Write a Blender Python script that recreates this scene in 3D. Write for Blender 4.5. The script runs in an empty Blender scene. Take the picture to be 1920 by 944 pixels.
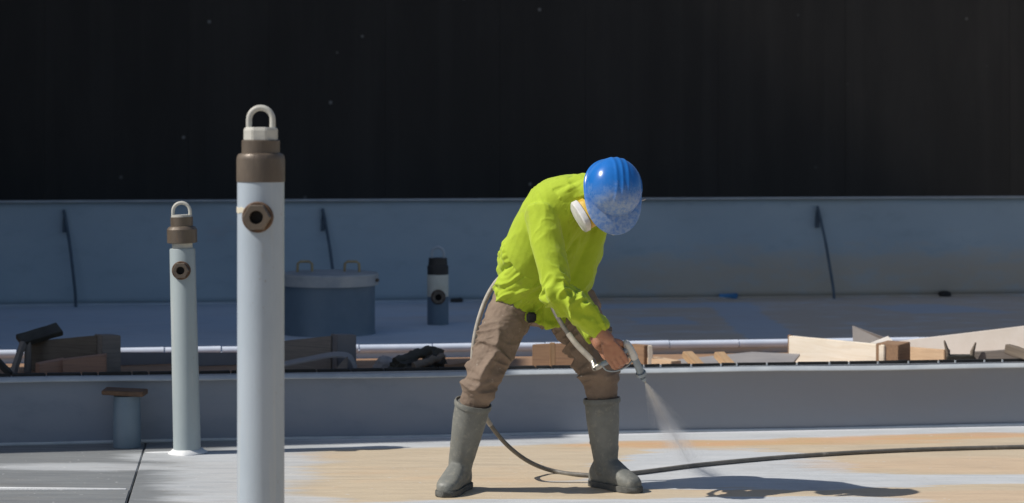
import bpy, bmesh, math, random
import numpy as np
from mathutils import Vector, Matrix
random.seed(7)
R = math.radians
scene = bpy.context.scene
col = scene.collection

# ------------------------------------------------------------------ camera, sky, sun, exposure
CAM_H, FPX, HOR = 1.545, 4400.0, 240.0
cam_d = bpy.data.cameras.new('camera')
cam = bpy.data.objects.new('camera', cam_d); col.objects.link(cam)
cam.location = (0, 0, CAM_H); cam.rotation_euler = (R(90), 0, 0)
cam_d.sensor_width = 36; cam_d.lens = FPX/1920*36
cam_d.shift_y = -(472-HOR)/1920
cam_d.clip_start = 0.1; cam_d.clip_end = 3000
cam_d.dof.use_dof = True; cam_d.dof.focus_distance = 9.85; cam_d.dof.aperture_fstop = 3.3
scene.camera = cam

SUN_EL = R(48.0)
sun_from = Vector((-0.981, -0.196, 0)).normalized()*math.cos(SUN_EL) + Vector((0, 0, math.sin(SUN_EL)))
w = bpy.data.worlds.new('World'); scene.world = w; w.use_nodes = True
nt = w.node_tree
sky = nt.nodes.new('ShaderNodeTexSky'); sky.sky_type = 'NISHITA'; sky.sun_disc = False
sky.sun_elevation = SUN_EL
sky.sun_rotation = math.atan2(sun_from.x, sun_from.y)
sky.altitude = 0; sky.air_density = 1.0; sky.dust_density = 1.2; sky.ozone_density = 1.0
bg = nt.nodes['Background']; bg.inputs['Strength'].default_value = 0.08
nt.links.new(sky.outputs[0], bg.inputs[0])
sl = bpy.data.lights.new('sun', 'SUN'); sl.energy = 4.7; sl.angle = R(0.53); sl.color = (1.0, 0.945, 0.86)
so = bpy.data.objects.new('sun', sl); col.objects.link(so)
so.rotation_euler = sun_from.to_track_quat('Z', 'Y').to_euler()
so.location = (-20, -4, 20)
vs = scene.view_settings
vs.view_transform = 'Standard'; vs.look = 'None'; vs.gamma = 1.0; vs.use_curve_mapping = False
vs.exposure = -0.10
scene.cycles.volume_bounces = 3
scene.render.resolution_x = 1024; scene.render.resolution_y = 503

# ------------------------------------------------------------------ helpers
def at(px, py, Y):                      # place in the yard for a sight line at distance Y
    return Vector(((px-960)*Y/FPX, Y, CAM_H-(py-HOR)*Y/FPX))
def gp(px, py, z=0.0):                  # the same on a level surface of height z
    Y = FPX*(CAM_H-z)/(py-HOR)
    return Vector(((px-960)*Y/FPX, Y, z))
A = R(8.3); O0 = Vector((0, 11.79, 0))
def W(u, v, z=0.0):
    return Vector((O0.x+u*math.cos(A)-v*math.sin(A), O0.y+u*math.sin(A)+v*math.cos(A), z))

def V3(x, y, z): return Vector((x, y, z))
class MB:
    def __init__(s): s.v = []; s.f = []
    def add(s, vs_, fs):
        n = len(s.v); s.v += [tuple(p) for p in vs_]; s.f += [tuple(i+n for i in f) for f in fs]; return s
    def box(s, c, d, M=None, j=0.0):
        pts = []
        for x in (-.5, .5):
            for y in (-.5, .5):
                for z in (-.5, .5):
                    p = Vector((x*d[0], y*d[1], z*d[2]))
                    if j: p += Vector((random.uniform(-j, j), random.uniform(-j, j), random.uniform(-j, j)))
                    if M is not None: p = M @ p
                    pts.append(p + Vector(c))
        return s.add(pts, [(0,1,3,2), (4,6,7,5), (0,4,5,1), (2,3,7,6), (0,2,6,4), (1,5,7,3)])
    def loft(s, rings, cap=True):
        n = len(rings[0]); b = len(s.v)
        for r in rings: s.v += [tuple(p) for p in r]
        for k in range(len(rings)-1):
            for i in range(n):
                j = (i+1) % n
                s.f.append((b+k*n+i, b+k*n+j, b+(k+1)*n+j, b+(k+1)*n+i))
        if cap:
            s.f.append(tuple(b+i for i in reversed(range(n))))
            s.f.append(tuple(b+(len(rings)-1)*n+i for i in range(n)))
        return s
    def lathe(s, prof, n=40, M=None, closed=True):
        rings = []
        for r, z in prof:
            ring = [Vector((r*math.cos(2*math.pi*i/n), r*math.sin(2*math.pi*i/n), z)) for i in range(n)]
            if M is not None: ring = [M @ p for p in ring]
            rings.append(ring)
        return s.loft(rings, closed)
    def tube(s, pts, rad, n=12, round_caps=True, ref=None):
        pts = [Vector(p) for p in pts]
        if not hasattr(rad, '__len__'): rad = [rad]*len(pts)
        rad = list(rad)
        tang = []
        for i in range(len(pts)):
            a = pts[max(i-1, 0)]; b = pts[min(i+1, len(pts)-1)]
            tang.append((b-a).normalized())
        if round_caps:
            p0, t0, r0 = pts[0], tang[0], rad[0]; p1, t1, r1 = pts[-1], tang[-1], rad[-1]
            rs_ = lambda r, q: (r[0]*q, r[1]*q) if hasattr(r, '__len__') else r*q
            rm_ = lambda r: min(r) if hasattr(r, '__len__') else r
            pre = [(p0-t0*rm_(r0)*c, rs_(r0, q)) for c, q in ((.97, .25), (.8, .6), (.45, .89))]
            post = [(p1+t1*rm_(r1)*c, rs_(r1, q)) for c, q in ((.45, .89), (.8, .6), (.97, .25))]
            pts = [p for p, _ in pre]+pts+[p for p, _ in post]
            rad = [q for _, q in pre]+rad+[q for _, q in post]
            tang = [t0]*3+tang+[t1]*3
        up = Vector(ref) if ref is not None else (Vector((0, 0, 1)) if abs(tang[0].z) < .9 else Vector((1, 0, 0)))
        nrm = (up-tang[0]*up.dot(tang[0])).normalized()
        rings = []
        for i, p in enumerate(pts):
            nrm = (nrm-tang[i]*nrm.dot(tang[i])).normalized()
            bi = tang[i].cross(nrm)
            rr = rad[i] if hasattr(rad[i], '__len__') else (rad[i], rad[i])
            rings.append([p+nrm*rr[0]*math.cos(2*math.pi*k/n)+bi*rr[1]*math.sin(2*math.pi*k/n) for k in range(n)])
        return s.loft(rings)
    def mesh(s, name, smooth=None):
        me = bpy.data.meshes.new(name); me.from_pydata(s.v, [], s.f); me.update()
        bm = bmesh.new(); bm.from_mesh(me); bmesh.ops.recalc_face_normals(bm, faces=bm.faces)
        if smooth is not None:
            for f in bm.faces: f.smooth = True
            for e in bm.edges:
                if len(e.link_faces) == 2 and e.calc_face_angle(0) > R(smooth): e.smooth = False
        bm.to_mesh(me); bm.free()
        return me
    def build(s, name, mat, parent=None, smooth=None, bevel=0.0):
        return link(name, s.mesh(name, smooth), mat, parent, bevel)

def link(name, me, mat, parent=None, bevel=0.0):
    if bevel:
        bm = bmesh.new(); bm.from_mesh(me)
        bmesh.ops.bevel(bm, geom=[e for e in bm.edges if len(e.link_faces) == 2 and e.calc_face_angle(0) > R(30)],
                        offset=bevel, segments=2, affect='EDGES', clamp_overlap=True)
        bm.to_mesh(me); bm.free()
    o = bpy.data.objects.new(name, me); col.objects.link(o)
    me.materials.clear(); me.materials.append(mat)
    if parent is not None: o.parent = parent
    return o
def empty(name, loc=(0, 0, 0), rz=0.0):
    o = bpy.data.objects.new(name, None); col.objects.link(o)
    o.location = loc; o.rotation_euler = (0, 0, rz); o.empty_display_size = .1
    return o
def tag(o, label, cat=None, group=None, kind=None):
    o['label'] = label
    if cat: o['category'] = cat
    if group: o['group'] = group
    if kind: o['kind'] = kind
    return o
def structure(o, label=None):
    o['kind'] = 'structure'
    if label: o['label'] = label
    return o
def catmull(pts, n=8):
    pts = [Vector(p) for p in pts]; out = []
    P = [pts[0]*2-pts[1]]+pts+[pts[-1]*2-pts[-2]]
    for i in range(1, len(P)-2):
        for k in range(n):
            t = k/n; a, b, c, d = P[i-1], P[i], P[i+1], P[i+2]
            out.append(.5*((2*b)+(c-a)*t+(2*a-5*b+4*c-d)*t*t+(3*b-a-3*c+d)*t**3))
    out.append(pts[-1]); return out

# ------------------------------------------------------------------ procedural materials
class NT:
    def __init__(s, name):
        s.m = bpy.data.materials.new(name); s.m.use_nodes = True
        s.t = s.m.node_tree; s.b = s.t.nodes['Principled BSDF']; s._oc = None
    def n(s, ty): return s.t.nodes.new(ty)
    def put(s, sock, val):
        if hasattr(val, 'is_linked') or hasattr(val, 'node'): s.t.links.new(val, sock)
        elif hasattr(val, '__len__') and len(val) == 3 and len(sock.default_value) == 4: sock.default_value = (*val, 1)
        else: sock.default_value = val
    @property
    def oc(s):
        if s._oc is None: s._oc = s.n('ShaderNodeTexCoord').outputs['Object']
        return s._oc
    def vec(s, scale=(1, 1, 1), loc=(0, 0, 0), rot=(0, 0, 0), v=None):
        m = s.n('ShaderNodeMapping'); s.put(m.inputs[0], v if v is not None else s.oc)
        m.inputs['Location'].default_value = loc; m.inputs['Rotation'].default_value = rot; m.inputs['Scale'].default_value = scale
        return m.outputs[0]
    def noise(s, scale, detail=4, rough=.6, v=None, dist=0.0):
        t = s.n('ShaderNodeTexNoise'); s.put(t.inputs['Vector'], v if v is not None else s.oc)
        t.inputs['Scale'].default_value = scale; t.inputs['Detail'].default_value = detail
        t.inputs['Roughness'].default_value = rough; t.inputs['Distortion'].default_value = dist
        return t.outputs['Fac']
    def math(s, op, a, b=0.0, c=0.0):
        m = s.n('ShaderNodeMath'); m.operation = op
        for i, x in enumerate((a, b, c)): s.put(m.inputs[i], x)
        return m.outputs[0]
    def step(s, x, lo, hi, a=0.0, b=1.0):
        m = s.n('ShaderNodeMapRange'); m.interpolation_type = 'SMOOTHSTEP'
        s.put(m.inputs['Value'], x); m.inputs['From Min'].default_value = lo; m.inputs['From Max'].default_value = hi
        m.inputs['To Min'].default_value = a; m.inputs['To Max'].default_value = b
        return m.outputs[0]
    def mix(s, f, a, b):
        m = s.n('ShaderNodeMix'); m.data_type = 'RGBA'
        s.put(m.inputs[0], f); s.put(m.inputs[6], a); s.put(m.inputs[7], b)
        return m.outputs[2]
    def sep(s, v=None):
        m = s.n('ShaderNodeSeparateXYZ'); s.put(m.inputs[0], v if v is not None else s.oc); return m.outputs
    def bump(s, h, strength=.3, dist=.01, prev=None):
        m = s.n('ShaderNodeBump'); s.put(m.inputs['Height'], h)
        m.inputs['Strength'].default_value = strength; m.inputs['Distance'].default_value = dist
        if prev is not None: s.put(m.inputs['Normal'], prev)
        return m.outputs[0]
    def out(s, color, rough=.6, normal=None, metal=0.0, **kw):
        s.put(s.b.inputs['Base Color'], color); s.put(s.b.inputs['Roughness'], rough); s.b.inputs['Metallic'].default_value = metal
        if normal is not None: s.put(s.b.inputs['Normal'], normal)
        for k, v in kw.items(): s.put(s.b.inputs[k.replace('_', ' ')], v)
        return s.m

def simple(name, c1, c2=None, rough=.6, scale=8, bump=.15, metal=0.0, stretch=(1, 1, 1), c3=None, c3t=(.6, .75), bdist=.006, **kw):
    t = NT(name); v = t.vec(stretch)
    c2 = c2 or tuple(x*.75 for x in c1)
    n1 = t.noise(scale, 5, .62, v)
    c = t.mix(t.step(n1, .35, .68), c1, c2)
    if c3:
        n3 = t.noise(scale*.55, 6, .7, t.vec(stretch, (3.1, 1.7, 9.2)))
        c = t.mix(t.step(n3, *c3t), c, c3)
    r = t.step(t.noise(scale*2.3, 4, .6, v), .3, .7, max(rough-.1, .05), min(rough+.1, 1))
    nb = t.bump(t.noise(scale*9, 4, .6, v), bump, bdist)
    return t.out(c, r, nb, metal, **kw)

def wood(name, c1, c2, grain=(1.2, 30, 30)):
    t = NT(name)
    g = t.noise(3.2, 6, .65, t.vec(grain), .6)
    big = t.noise(4, 3, .5)
    c = t.mix(t.step(g, .38, .66), c1, c2)
    c = t.mix(t.step(big, .5, .75, 0, .6), c, tuple(x*.55 for x in c2))
    return t.out(c, .75, t.bump(g, .35, .004))

M = {}
# deck: buff primer with patches of blue-grey paint, orange streaks, grey coat at the left
def deck_mat():
    t = NT('deck_paint')
    wob = t.noise(2.2, 5, .62, t.vec((.55, 1.6, 1)))
    wob2 = t.noise(7.5, 5, .65, t.vec((.35, 2.2, 1), (4, 2, 0)))
    wobs = t.math('ADD', t.math('MULTIPLY', t.math('SUBTRACT', wob, .5), 1.6), t.math('MULTIPLY', t.math('SUBTRACT', wob2, .5), .9))
    X, Y, _ = t.sep()
    def ell(cx, cy, rx, ry, hard=.12, amt=1.0, slope=0.0):
        dx = t.math('DIVIDE', t.math('SUBTRACT', X, cx), rx)
        yy = t.math('SUBTRACT', t.math('SUBTRACT', Y, cy), t.math('MULTIPLY', t.math('SUBTRACT', X, cx), slope))
        dy = t.math('DIVIDE', yy, ry)
        d = t.math('SQRT', t.math('ADD', t.math('MULTIPLY', dx, dx), t.math('MULTIPLY', dy, dy)))
        d = t.math('ADD', d, wobs)
        return t.step(d, 1-hard, 1+hard, amt, 0)
    streak = t.noise(5, 6, .7, t.vec((.35, 6, 1), (1, 5, 0)))
    tan_ = t.mix(t.step(streak, .35, .7), (.58, .485, .355), (.51, .42, .30))
    tan_ = t.mix(t.step(t.noise(1.6, 4, .6, t.vec((.6, 1.4, 1), (8, 1, 0))), .5, .68, 0, .7), tan_, (.61, .455, .30))
    pale = t.mix(t.step(streak, .35, .7), (.56, .58, .60), (.47, .50, .53))
    c = tan_
    for e in ((.95, 10.72, .55, .52), (1.1, 10.3, .75, .26), (2.0, 10.32, 1.0, .14), (.2, 9.62, 1.0, .16), (1.1, 9.72, .6, .12),
              (1.0, 11.1, .42, .10), (-.55, 9.55, .6, .10)):
        c = t.mix(ell(*e), c, pale)
    for e in ((2.05, 9.85, .42, .16), (2.3, 10.75, .9, .26), (1.6, 9.5, .3, .1)):
        c = t.mix(ell(*e, .25, .55), c, (.60, .44, .30))
    # strip of pale paint beside the coaming
    vv = t.math('SUBTRACT', t.math('MULTIPLY', t.math('SUBTRACT', Y, 11.79), math.cos(A)), t.math('MULTIPLY', X, math.sin(A)))
    vv2 = t.math('ADD', vv, t.math('MULTIPLY', wobs, .16))
    c = t.mix(t.step(vv2, -.42, -.33), c, pale)
    c = t.mix(t.step(vv, -.075, -.06), c, (.62, .64, .68))
    orange = t.mix(t.step(wob2, .35, .65), (.58, .415, .225), (.60, .35, .20))
    for e in ((.95, 11.49, .62, .13, .3, .9, .10), (2.1, 11.74, .75, .11, .3, .9, .14), (1.7, 11.50, .5, .06, .3, .6, .1), (-1.9, 11.1, .5, .05, .3, .5, .1)):
        c = t.mix(ell(*e), c, orange)
    # grey coat at the left
    gx = t.math('ADD', X, t.math('MULTIPLY', wobs, .35))
    grey = t.mix(t.step(streak, .3, .72), (.225, .24, .25), (.175, .185, .195))
    c = t.mix(t.step(gx, -1.55, -.72, 1, 0), c, grey)
    for e in ((-1.22, 10.6, .34, .8), (-1.05, 9.75, .35, .14), (-1.5, 11.05, .35, .16), (-2.0, 10.7, .5, .12)):
        c = t.mix(ell(*e, .3, .8), c, pale)
    fine = t.noise(60, 5, .7, t.vec((.5, 1, 1)))
    c = t.mix(t.step(fine, .5, .78, 0, .35), c, (.30, .26, .21))
    spl = t.noise(34, 2, .5)
    c = t.mix(t.step(spl, .71, .74, 0, .8), c, (.66, .67, .68))
    dirt = t.noise(1.1, 6, .7, t.vec((.8, 1.3, 1), (2, 9, 0)))
    c = t.mix(t.step(dirt, .52, .75, 0, .28), c, (.25, .22, .19))
    rg = t.step(wob2, .3, .7, .42, .75)
    b = t.bump(fine, .18, .004); b = t.bump(wob2, .12, .02, b)
    return t.out(c, rg, b)
M['deck'] = deck_mat()
M['ground'] = simple('dock_concrete', (.20, .20, .20), (.14, .14, .14), .85, 2)

def steel_blue(name, c1, c2, rust, pat, xr=None, zlim=None, patches=(), rr=(.38, .62), spec=.5):
    t = NT(name)
    n1 = t.noise(1.3, 5, .6, t.vec((.7, 1, 1.2)))
    n2 = t.noise(6, 6, .65, t.vec((.6, 1, 1.4), (5, 3, 1)))
    c = t.mix(t.step(n1, .35, .65), c1, c2)
    c = t.mix(t.step(n2, .5, .75, 0, .35), c, tuple(x*.72 for x in c1))
    X, Y, Z = t.sep()
    if xr:
        k = t.step(t.math('ADD', X, t.math('MULTIPLY', t.math('SUBTRACT', n1, .5), 2.2)), xr[0], xr[1])
        if zlim: k = t.math('MULTIPLY', k, t.step(t.math('ADD', Z, t.math('MULTIPLY', t.math('SUBTRACT', n2, .5), .55)), zlim[0], zlim[1], 1, 0))
        k = t.math('MULTIPLY', k, t.step(n2, .28, .55, .5, 1))
        c = t.mix(k, c, pat)
    for u0, v0, rx, ry, sl_ in patches:
        dx = t.math('DIVIDE', t.math('SUBTRACT', t.math('SUBTRACT', X, u0), t.math('MULTIPLY', t.math('SUBTRACT', Y, v0), sl_)), rx)
        dy = t.math('DIVIDE', t.math('SUBTRACT', Y, v0), ry)
        d = t.math('ADD', t.math('MAXIMUM', t.math('ABSOLUTE', dx), t.math('ABSOLUTE', dy)), t.math('MULTIPLY', t.math('SUBTRACT', n2, .5), 1.1))
        c = t.mix(t.step(d, .8, 1.1, .8, 0), c, tuple(x*.8 for x in c1))
    r3 = t.noise(3.3, 7, .75, t.vec((.5, 2.5, 1), (9, 4, 2)))
    c = t.mix(t.step(r3, .60, .70, 0, .75), c, rust)
    b = t.bump(t.noise(.9, 3, .5), .25, .05); b = t.bump(t.noise(45, 4, .6), .12, .004, b)
    return t.out(c, t.step(n2, .3, .7, *rr), b, Specular_IOR_Level=spec)
M['far_wall'] = steel_blue('bulwark_blue_paint', (.35, .44, .51), (.385, .475, .54), (.37, .42, .47), (.47, .425, .36), (.3, 2.6), (.48, .72))
M['far_deck'] = steel_blue('raised_deck_paint', (.52, .59, .67), (.56, .61, .67), (.60, .42, .30), (.52, .45, .375), (-.2, 1.6), None,
    ((2.07, 3.4, .17, 1.6, .136), (3.55, 4.15, .36, .42, -.3), (1.5, 4.7, .9, .25, .1), (1.5, 3.4, .2, .3, 0)), (.75, .9), .15)
M['near_wall'] = steel_blue('coaming_paint', (.205, .24, .30), (.23, .26, .315), (.215, .245, .30), (.245, .26, .29), (-.6, 1.4))
M['lip'] = simple('coaming_lip_paint', (.46, .50, .53), (.38, .42, .46), .5, 6, .1)
M['edging'] = simple('white_edging_paint', (.70, .76, .88), (.60, .67, .80), .4, 5, .08)
M['rubber'] = simple('black_rubber', (.012, .012, .012), (.02, .02, .02), .7, 20)
M['ply'] = wood('plywood_floor', (.36, .215, .125), (.27, .17, .11), (1.2, 14, 20))

def hull_mat():
    t = NT('black_hull_paint')
    n1 = t.noise(.8, 6, .7, t.vec((1.6, 1, .45)))
    st = t.noise(3, 4, .6, t.vec((2.4, 1, .05)))
    c = t.mix(t.step(n1, .4, .7), (.021, .0180, .0155), (.032, .028, .0245))
    c = t.mix(t.step(st, .46, .7, 0, .4), c, (.041, .036, .032))
    vo = t.n('ShaderNodeTexVoronoi'); vo.inputs['Scale'].default_value = 3.4; t.put(vo.inputs['Vector'], t.vec((1, .2, 1)))
    big = t.step(t.noise(.9, 2, .5, t.vec(loc=(7, 3, 1))), .47, .54)
    sp = t.math('MULTIPLY', t.step(vo.outputs['Distance'], .035, .065, 1, 0), big)
    c = t.mix(t.math('MULTIPLY', sp, .65), c, (.34, .33, .31))
    return t.out(c, .75, t.bump(n1, .2, .02))
M['hull'] = hull_mat()

def pipe_mat(name='white_pipe_paint', c1=(.415, .475, .54), c2=(.365, .425, .49)):
    t = NT(name)
    n1 = t.noise(4, 5, .6, t.vec((1, 1, .5)))
    c = t.mix(t.step(n1, .35, .68), c1, c2)
    n2 = t.noise(24, 5, .7, t.vec((1, 1, .25)))
    c = t.mix(t.step(n2, .60, .74, 0, .5), c, (.36, .37, .37))
    drip = t.noise(20, 3, .6, t.vec((1, 1, .04), (3, 1, 0)))
    c = t.mix(t.step(drip, .6, .72, 0, .3), c, (.56, .56, .53))
    n4 = t.noise(46, 4, .7, t.vec((1, 1, .45), (7, 7, 3)))
    c = t.mix(t.step(n4, .66, .72, 0, .6), c, (.24, .17, .11))
    return t.out(c, t.step(n1, .3, .7, .34, .5), t.bump(n2, .2, .004))
M['pipe'] = pipe_mat()
M['pipe_grey'] = pipe_mat('pale_grey_pipe_paint', (.365, .42, .435), (.32, .375, .395))
M['bronze'] = simple('bronze_fitting', (.155, .122, .092), (.115, .090, .070), .5, 9, .2, .25, (1, 1, .4), (.28, .15, .07), (.6, .78))
M['bronze_dark'] = simple('dark_rubber_fitting', (.03, .028, .027), (.045, .04, .035), .6, 9)
M['rust'] = simple('rusty_flange', (.13, .075, .045), (.08, .05, .035), .85, 16, .4)
M['hollow'] = simple('dark_hollow', (.012, .01, .009), None, .9)
M['cap'] = simple('pale_zinc_cap', (.56, .55, .50), (.47, .46, .42), .55, 14, .12, 0.0, (1, 1, 1), (.33, .27, .2), (.66, .8))
M['cream'] = simple('cream_paint', (.74, .71, .60), (.64, .61, .50), .6, 14, .15)
M['weld'] = simple('white_sealant', (.75, .76, .77), (.66, .68, .70), .6, 20, .4)
M['drum'] = simple('drum_blue_paint', (.145, .20, .255), (.12, .17, .22), .5, 4, .1)
M['stay'] = simple('dark_blue_stay_paint', (.085, .125, .17), (.06, .09, .125), .6, 6)
M['lid'] = simple('galvanised_lid', (.44, .45, .45), (.31, .34, .37), .45, 5, .15, .1, (1, 1, 1), (.34, .26, .18), (.62, .78))
M['brass'] = simple('brass_handle', (.42, .34, .20), (.30, .25, .16), .45, 14, .1, .3)
M['wood_dark'] = wood('weathered_dark_wood', (.19, .155, .12), (.13, .105, .085))
M['wood_grey'] = wood('weathered_grey_wood', (.26, .225, .20), (.19, .17, .155))
M['wood_tan'] = wood('raw_tan_wood', (.52, .35, .20), (.42, .27, .15))
M['wood_pale'] = wood('pale_pine_board', (.80, .74, .65), (.74, .66, .55), (1, 12, 12))
M['wood_peach'] = wood('peach_plywood', (.62, .45, .30), (.54, .38, .25), (1.2, 14, 14))
M['wood_rust'] = wood('reddish_scrap_wood', (.40, .235, .165), (.30, .18, .13))
M['wood_brown'] = wood('brown_timber', (.30, .185, .11), (.22, .135, .085))
M['sheet_grey'] = simple('grey_sheet', (.33, .315, .31), (.27, .26, .265), .6, 3, .15)
M['sheet_dark'] = simple('dark_grey_sheet', (.22, .215, .23), (.17, .17, .185), .55, 3, .15, c3=(.30, .29, .30), c3t=(.66, .7))
M['sheet_white'] = simple('white_painted_board', (.74, .70, .66), (.64, .59, .53), .6, 3, .15)
M['tarp'] = simple('dirty_tarp', (.055, .052, .04), (.035, .033, .028), .7, 10, .5, c3=(.12, .09, .06))
M['blue_bit'] = simple('blue_plastic', (.06, .24, .50), None, .5)

# ------------------------------------------------------------------ the setting
def sheet(name, x0, x1, y0, y1, z, mat, nx=1, ny=1):
    mb = MB(); vs_ = []; fs = []
    for j in range(ny+1):
        for i in range(nx+1): vs_.append((x0+(x1-x0)*i/nx, y0+(y1-y0)*j/ny, z))
    for j in range(ny):
        for i in range(nx):
            a = j*(nx+1)+i; fs.append((a, a+1, a+nx+2, a+nx+1))
    return mb.add(vs_, fs).build(name, mat)
g = structure(sheet('ground', -900, 900, -600, 1800, -0.40, M['ground']), 'grey concrete dock floor far around the deck')

deck = empty('deck'); structure(deck, 'buff and grey painted steel deck that the worker stands on')
def poly_plate(name, pts, z0, z1, mat, parent, bevel=.004):
    mb = MB(); n = len(pts)
    mb.add([(x, y, z0) for x, y in pts]+[(x, y, z1) for x, y in pts],
           [tuple(range(n)), tuple(range(n, 2*n))]+[(i, (i+1) % n, n+(i+1) % n, n+i) for i in range(n)])
    return mb.build(name, mat, parent, bevel=bevel)
wl = W(-9, -.002); wr = W(9, -.002); wm = W(-1.6, -.002)
s0 = gp(266, 848); s1 = gp(236, 944)                      # dark seam in the grey plating
dx = (s1.x-s0.x)/(s1.y-s0.y)
def seam(y, off=0): return s0.x+dx*(y-s0.y)+off
ys = gp(100, 920).y                                       # second joint, running crosswise
poly_plate('deck_plate', [(seam(-6, .012), -6), (9, -6), (wr.x, wr.y), (seam(W(-1.6, 0).y, .012), W((seam(11.5)-0)*1.0, -.002).y)], -.05, 0, M['deck'], deck)
poly_plate('deck_plate', [(-9, ys+.012), (seam(ys), ys+.012), (seam(11.5), W(seam(11.5), -.002).y), (wl.x, wl.y)], -.05, -.002, M['deck'], deck)
poly_plate('deck_plate', [(-9, -6), (seam(-6), -6), (seam(ys), ys), (-9, ys)], -.05, .004, M['deck'], deck)
# white bead standing in for light caught on the plate edge at the crosswise joint
b_ = MB().tube([(-2.9, ys+.008, .002), (-2.2, ys+.009, .003), (seam(ys)-.02, ys+.008, .002)], [.009, .011, .006], 8)
b_.build('edge_glint', M['weld'], deck, 40)

# near coaming
def frame_thing(name): return empty(name, O0, A)
cm = tag(frame_thing('coaming'), 'low grey steel coaming running across right behind the worker', 'coaming')
L0, L1 = -9.0, 9.0
MB().box((0, .006, .03+.135), (L1-L0, .012, .27+.06), None).build('wall_plate', M['near_wall'], cm)
mb = MB(); xs = np.linspace(L0, L1, 121); rings = []
for x in xs:
    q = .002*math.sin(x*2.1)+.0015*math.sin(x*5.3+1)
    rings.append([Vector((x, y, z+q)) for y, z in ((-.030, .303), (-.033, .307), (-.031, .311), (-.004, .325), (.07, .326), (.07, .300))])
mb.loft(rings).build('top_lip', M['lip'], cm, 50)
x = -3.6; k = 0
while x < 3.6:  # black rubber edging; on the left it stands in for a shadow gap
    ln = random.uniform(.15, .17) if random.random() < .8 else random.uniform(.07, .1)
    MB().box((x+ln/2, .052, .334), (ln-.008, .022, .016), None, .0015).build('rubber_shade_strip', M['rubber'], cm)
    MB().box((x+ln-.001, .046, .332), (.006, .03, .014)).build('clip', M['lip'] if x > .35 else M['rubber'], cm)
    x += ln+.004
# base bead (weld) along the foot of the coaming
MB().tube([(x, -.006, .004+.002*math.sin(x*3)) for x in np.linspace(L0, L1, 90)], .010, 8).build('base_weld', M['lip'], cm, 50)

# trough floor and raised deck
o = MB().box((0, .83, .2), (18, 1.5, .08)).build('trough_floor', M['ply']); o.location = O0; o.rotation_euler.z = A
structure(o, 'brown plywood floor of the trough strewn with timber scrap')
fd = MB().box((0, 4.6, .1), (40, 6.0, .36)).build('raised_deck', M['far_deck']); fd.location = O0; fd.rotation_euler.z = A
structure(fd, 'blue grey raised deck in shade, rusty brown towards the right')
x = -4.0
while x < 4.2:                                            # pale capping lengths along the deck edge
    ln = random.uniform(.30, .46)
    mb = MB(); mb.tube([(x+.004, 1.605, .293), (x+ln-.004, 1.605, .293+random.uniform(-.003, .003))], .024, 12, False)
    mb.build('edge_capping', M['edging'], fd, 50, 0)
    x += ln

# far bulwark
bw = tag(frame_thing('bulwark'), 'tall blue steel bulwark in shade with bent stays', 'bulwark')
mb = MB(); rings = []
nu, nz = 160, 14; vs_ = []; fs = []
for j in range(nz+1):
    for i in range(nu+1):
        u = -8+16*i/nu; z = .28+.735*j/nz
        q = .010*math.sin(u*2.3+.5)*math.sin(math.pi*j/nz)+.006*math.sin(u*5.1+z*4)
        for c in (-3.18, -1.28, 2.25): q += .02*math.exp(-((u-c+.12)/.14)**2)*math.sin(math.pi*j/nz)
        vs_.append((u, 5.33+q, z))
for j in range(nz):
    for i in range(nu):
        a = j*(nu+1)+i; fs.append((a, a+1, a+nu+2, a+nu+1))
mb.add(vs_, fs)
pl = mb.build('wall_plate', M['far_wall'], bw, 60)
sd = pl.modifiers.new('thickness', 'SOLIDIFY'); sd.thickness = .012; sd.offset = 1
MB().box((0, 5.335, 1.0215), (16, .09, .013)).build('top_flange', M['lip'], bw, bevel=.003)
MB().box((0, 5.300, .286), (16, .03, .014)).build('foot_bead', M['far_deck'], bw, bevel=.003)
for px, pt, pb in ((120, 405, 585), (605, 405, 572), (1533, 395, 570)):
    u = at(px, 400, 17.2).x*1.0+.0
    # solve the place on the bulwark for this sight line
    for _ in range(6):
        Yw = W(u, 5.30).y; X = (px-960)*Yw/FPX; u = (X+5.30*math.sin(A))/math.cos(A)
    crv = [(0, .03, .955), (.018, .05, .86), (.045, .085, .70), (.07, .12, .50), (.085, .15, .36), (.088, .165, .282)]
    st_ = MB().tube(catmull([V3(u+a_, 5.33-d, z) for a_, d, z in crv], 5), [(.011, .008)]*26, 8).build('stay', M['stay'], bw, 50)
    mb = MB(); prof = ((.002, .965), (-.010, .88), (-.012, .80), (.014, .80), (.016, .88))
    mb.loft([[V3(u+x_, 5.33-d, z) for x_, z in prof] for d in (.003, .03)])
    mb.build('gusset', M['stay'], st_)

# black hull rising behind; two unseen shade casters added off to the left
hull = tag(frame_thing('ship_hull'), 'near-black tall steel hull side filling the whole background', 'hull')
seams = [-12, -8, -4.9, -3.62, -2.7, -1.55, -.9, .05, 1.0, 1.72, 2.85, 3.95, 5.4, 8, 12]
for a, b in zip(seams[:-1], seams[1:]):
    MB().box(((a+b)/2, 7.6+0, 1.55), (b-a-.001, .08, 3.9)).build('hull_plate', M['hull'], hull, bevel=.001)
MB().box((0, 7.72, 1.55), (24, .1, 3.9)).build('light_stop', M['hull'], hull)  # added unseen behind the plates to keep sky light out of the seams
def world_box(x0, x1, y0, y1, z0, z1, name, mat, parent):
    Mi = Matrix.Translation(O0) @ Matrix.Rotation(A, 4, 'Z'); Mi = Mi.inverted()
    pts = [Mi @ Vector((x, y, z)) for x in (x0, x1) for y in (y0, y1) for z in (z0, z1)]
    return MB().add(pts, [(0,1,3,2), (4,6,7,5), (0,4,5,1), (2,3,7,6), (0,2,6,4), (1,5,7,3)]).build(name, mat, parent)
world_box(-5.85, -5.5, 10.53, 12.17, -.4, 6.55, 'shade_block', M['hull'], hull)  # unseen, added to shade the left of coaming and trough
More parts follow.
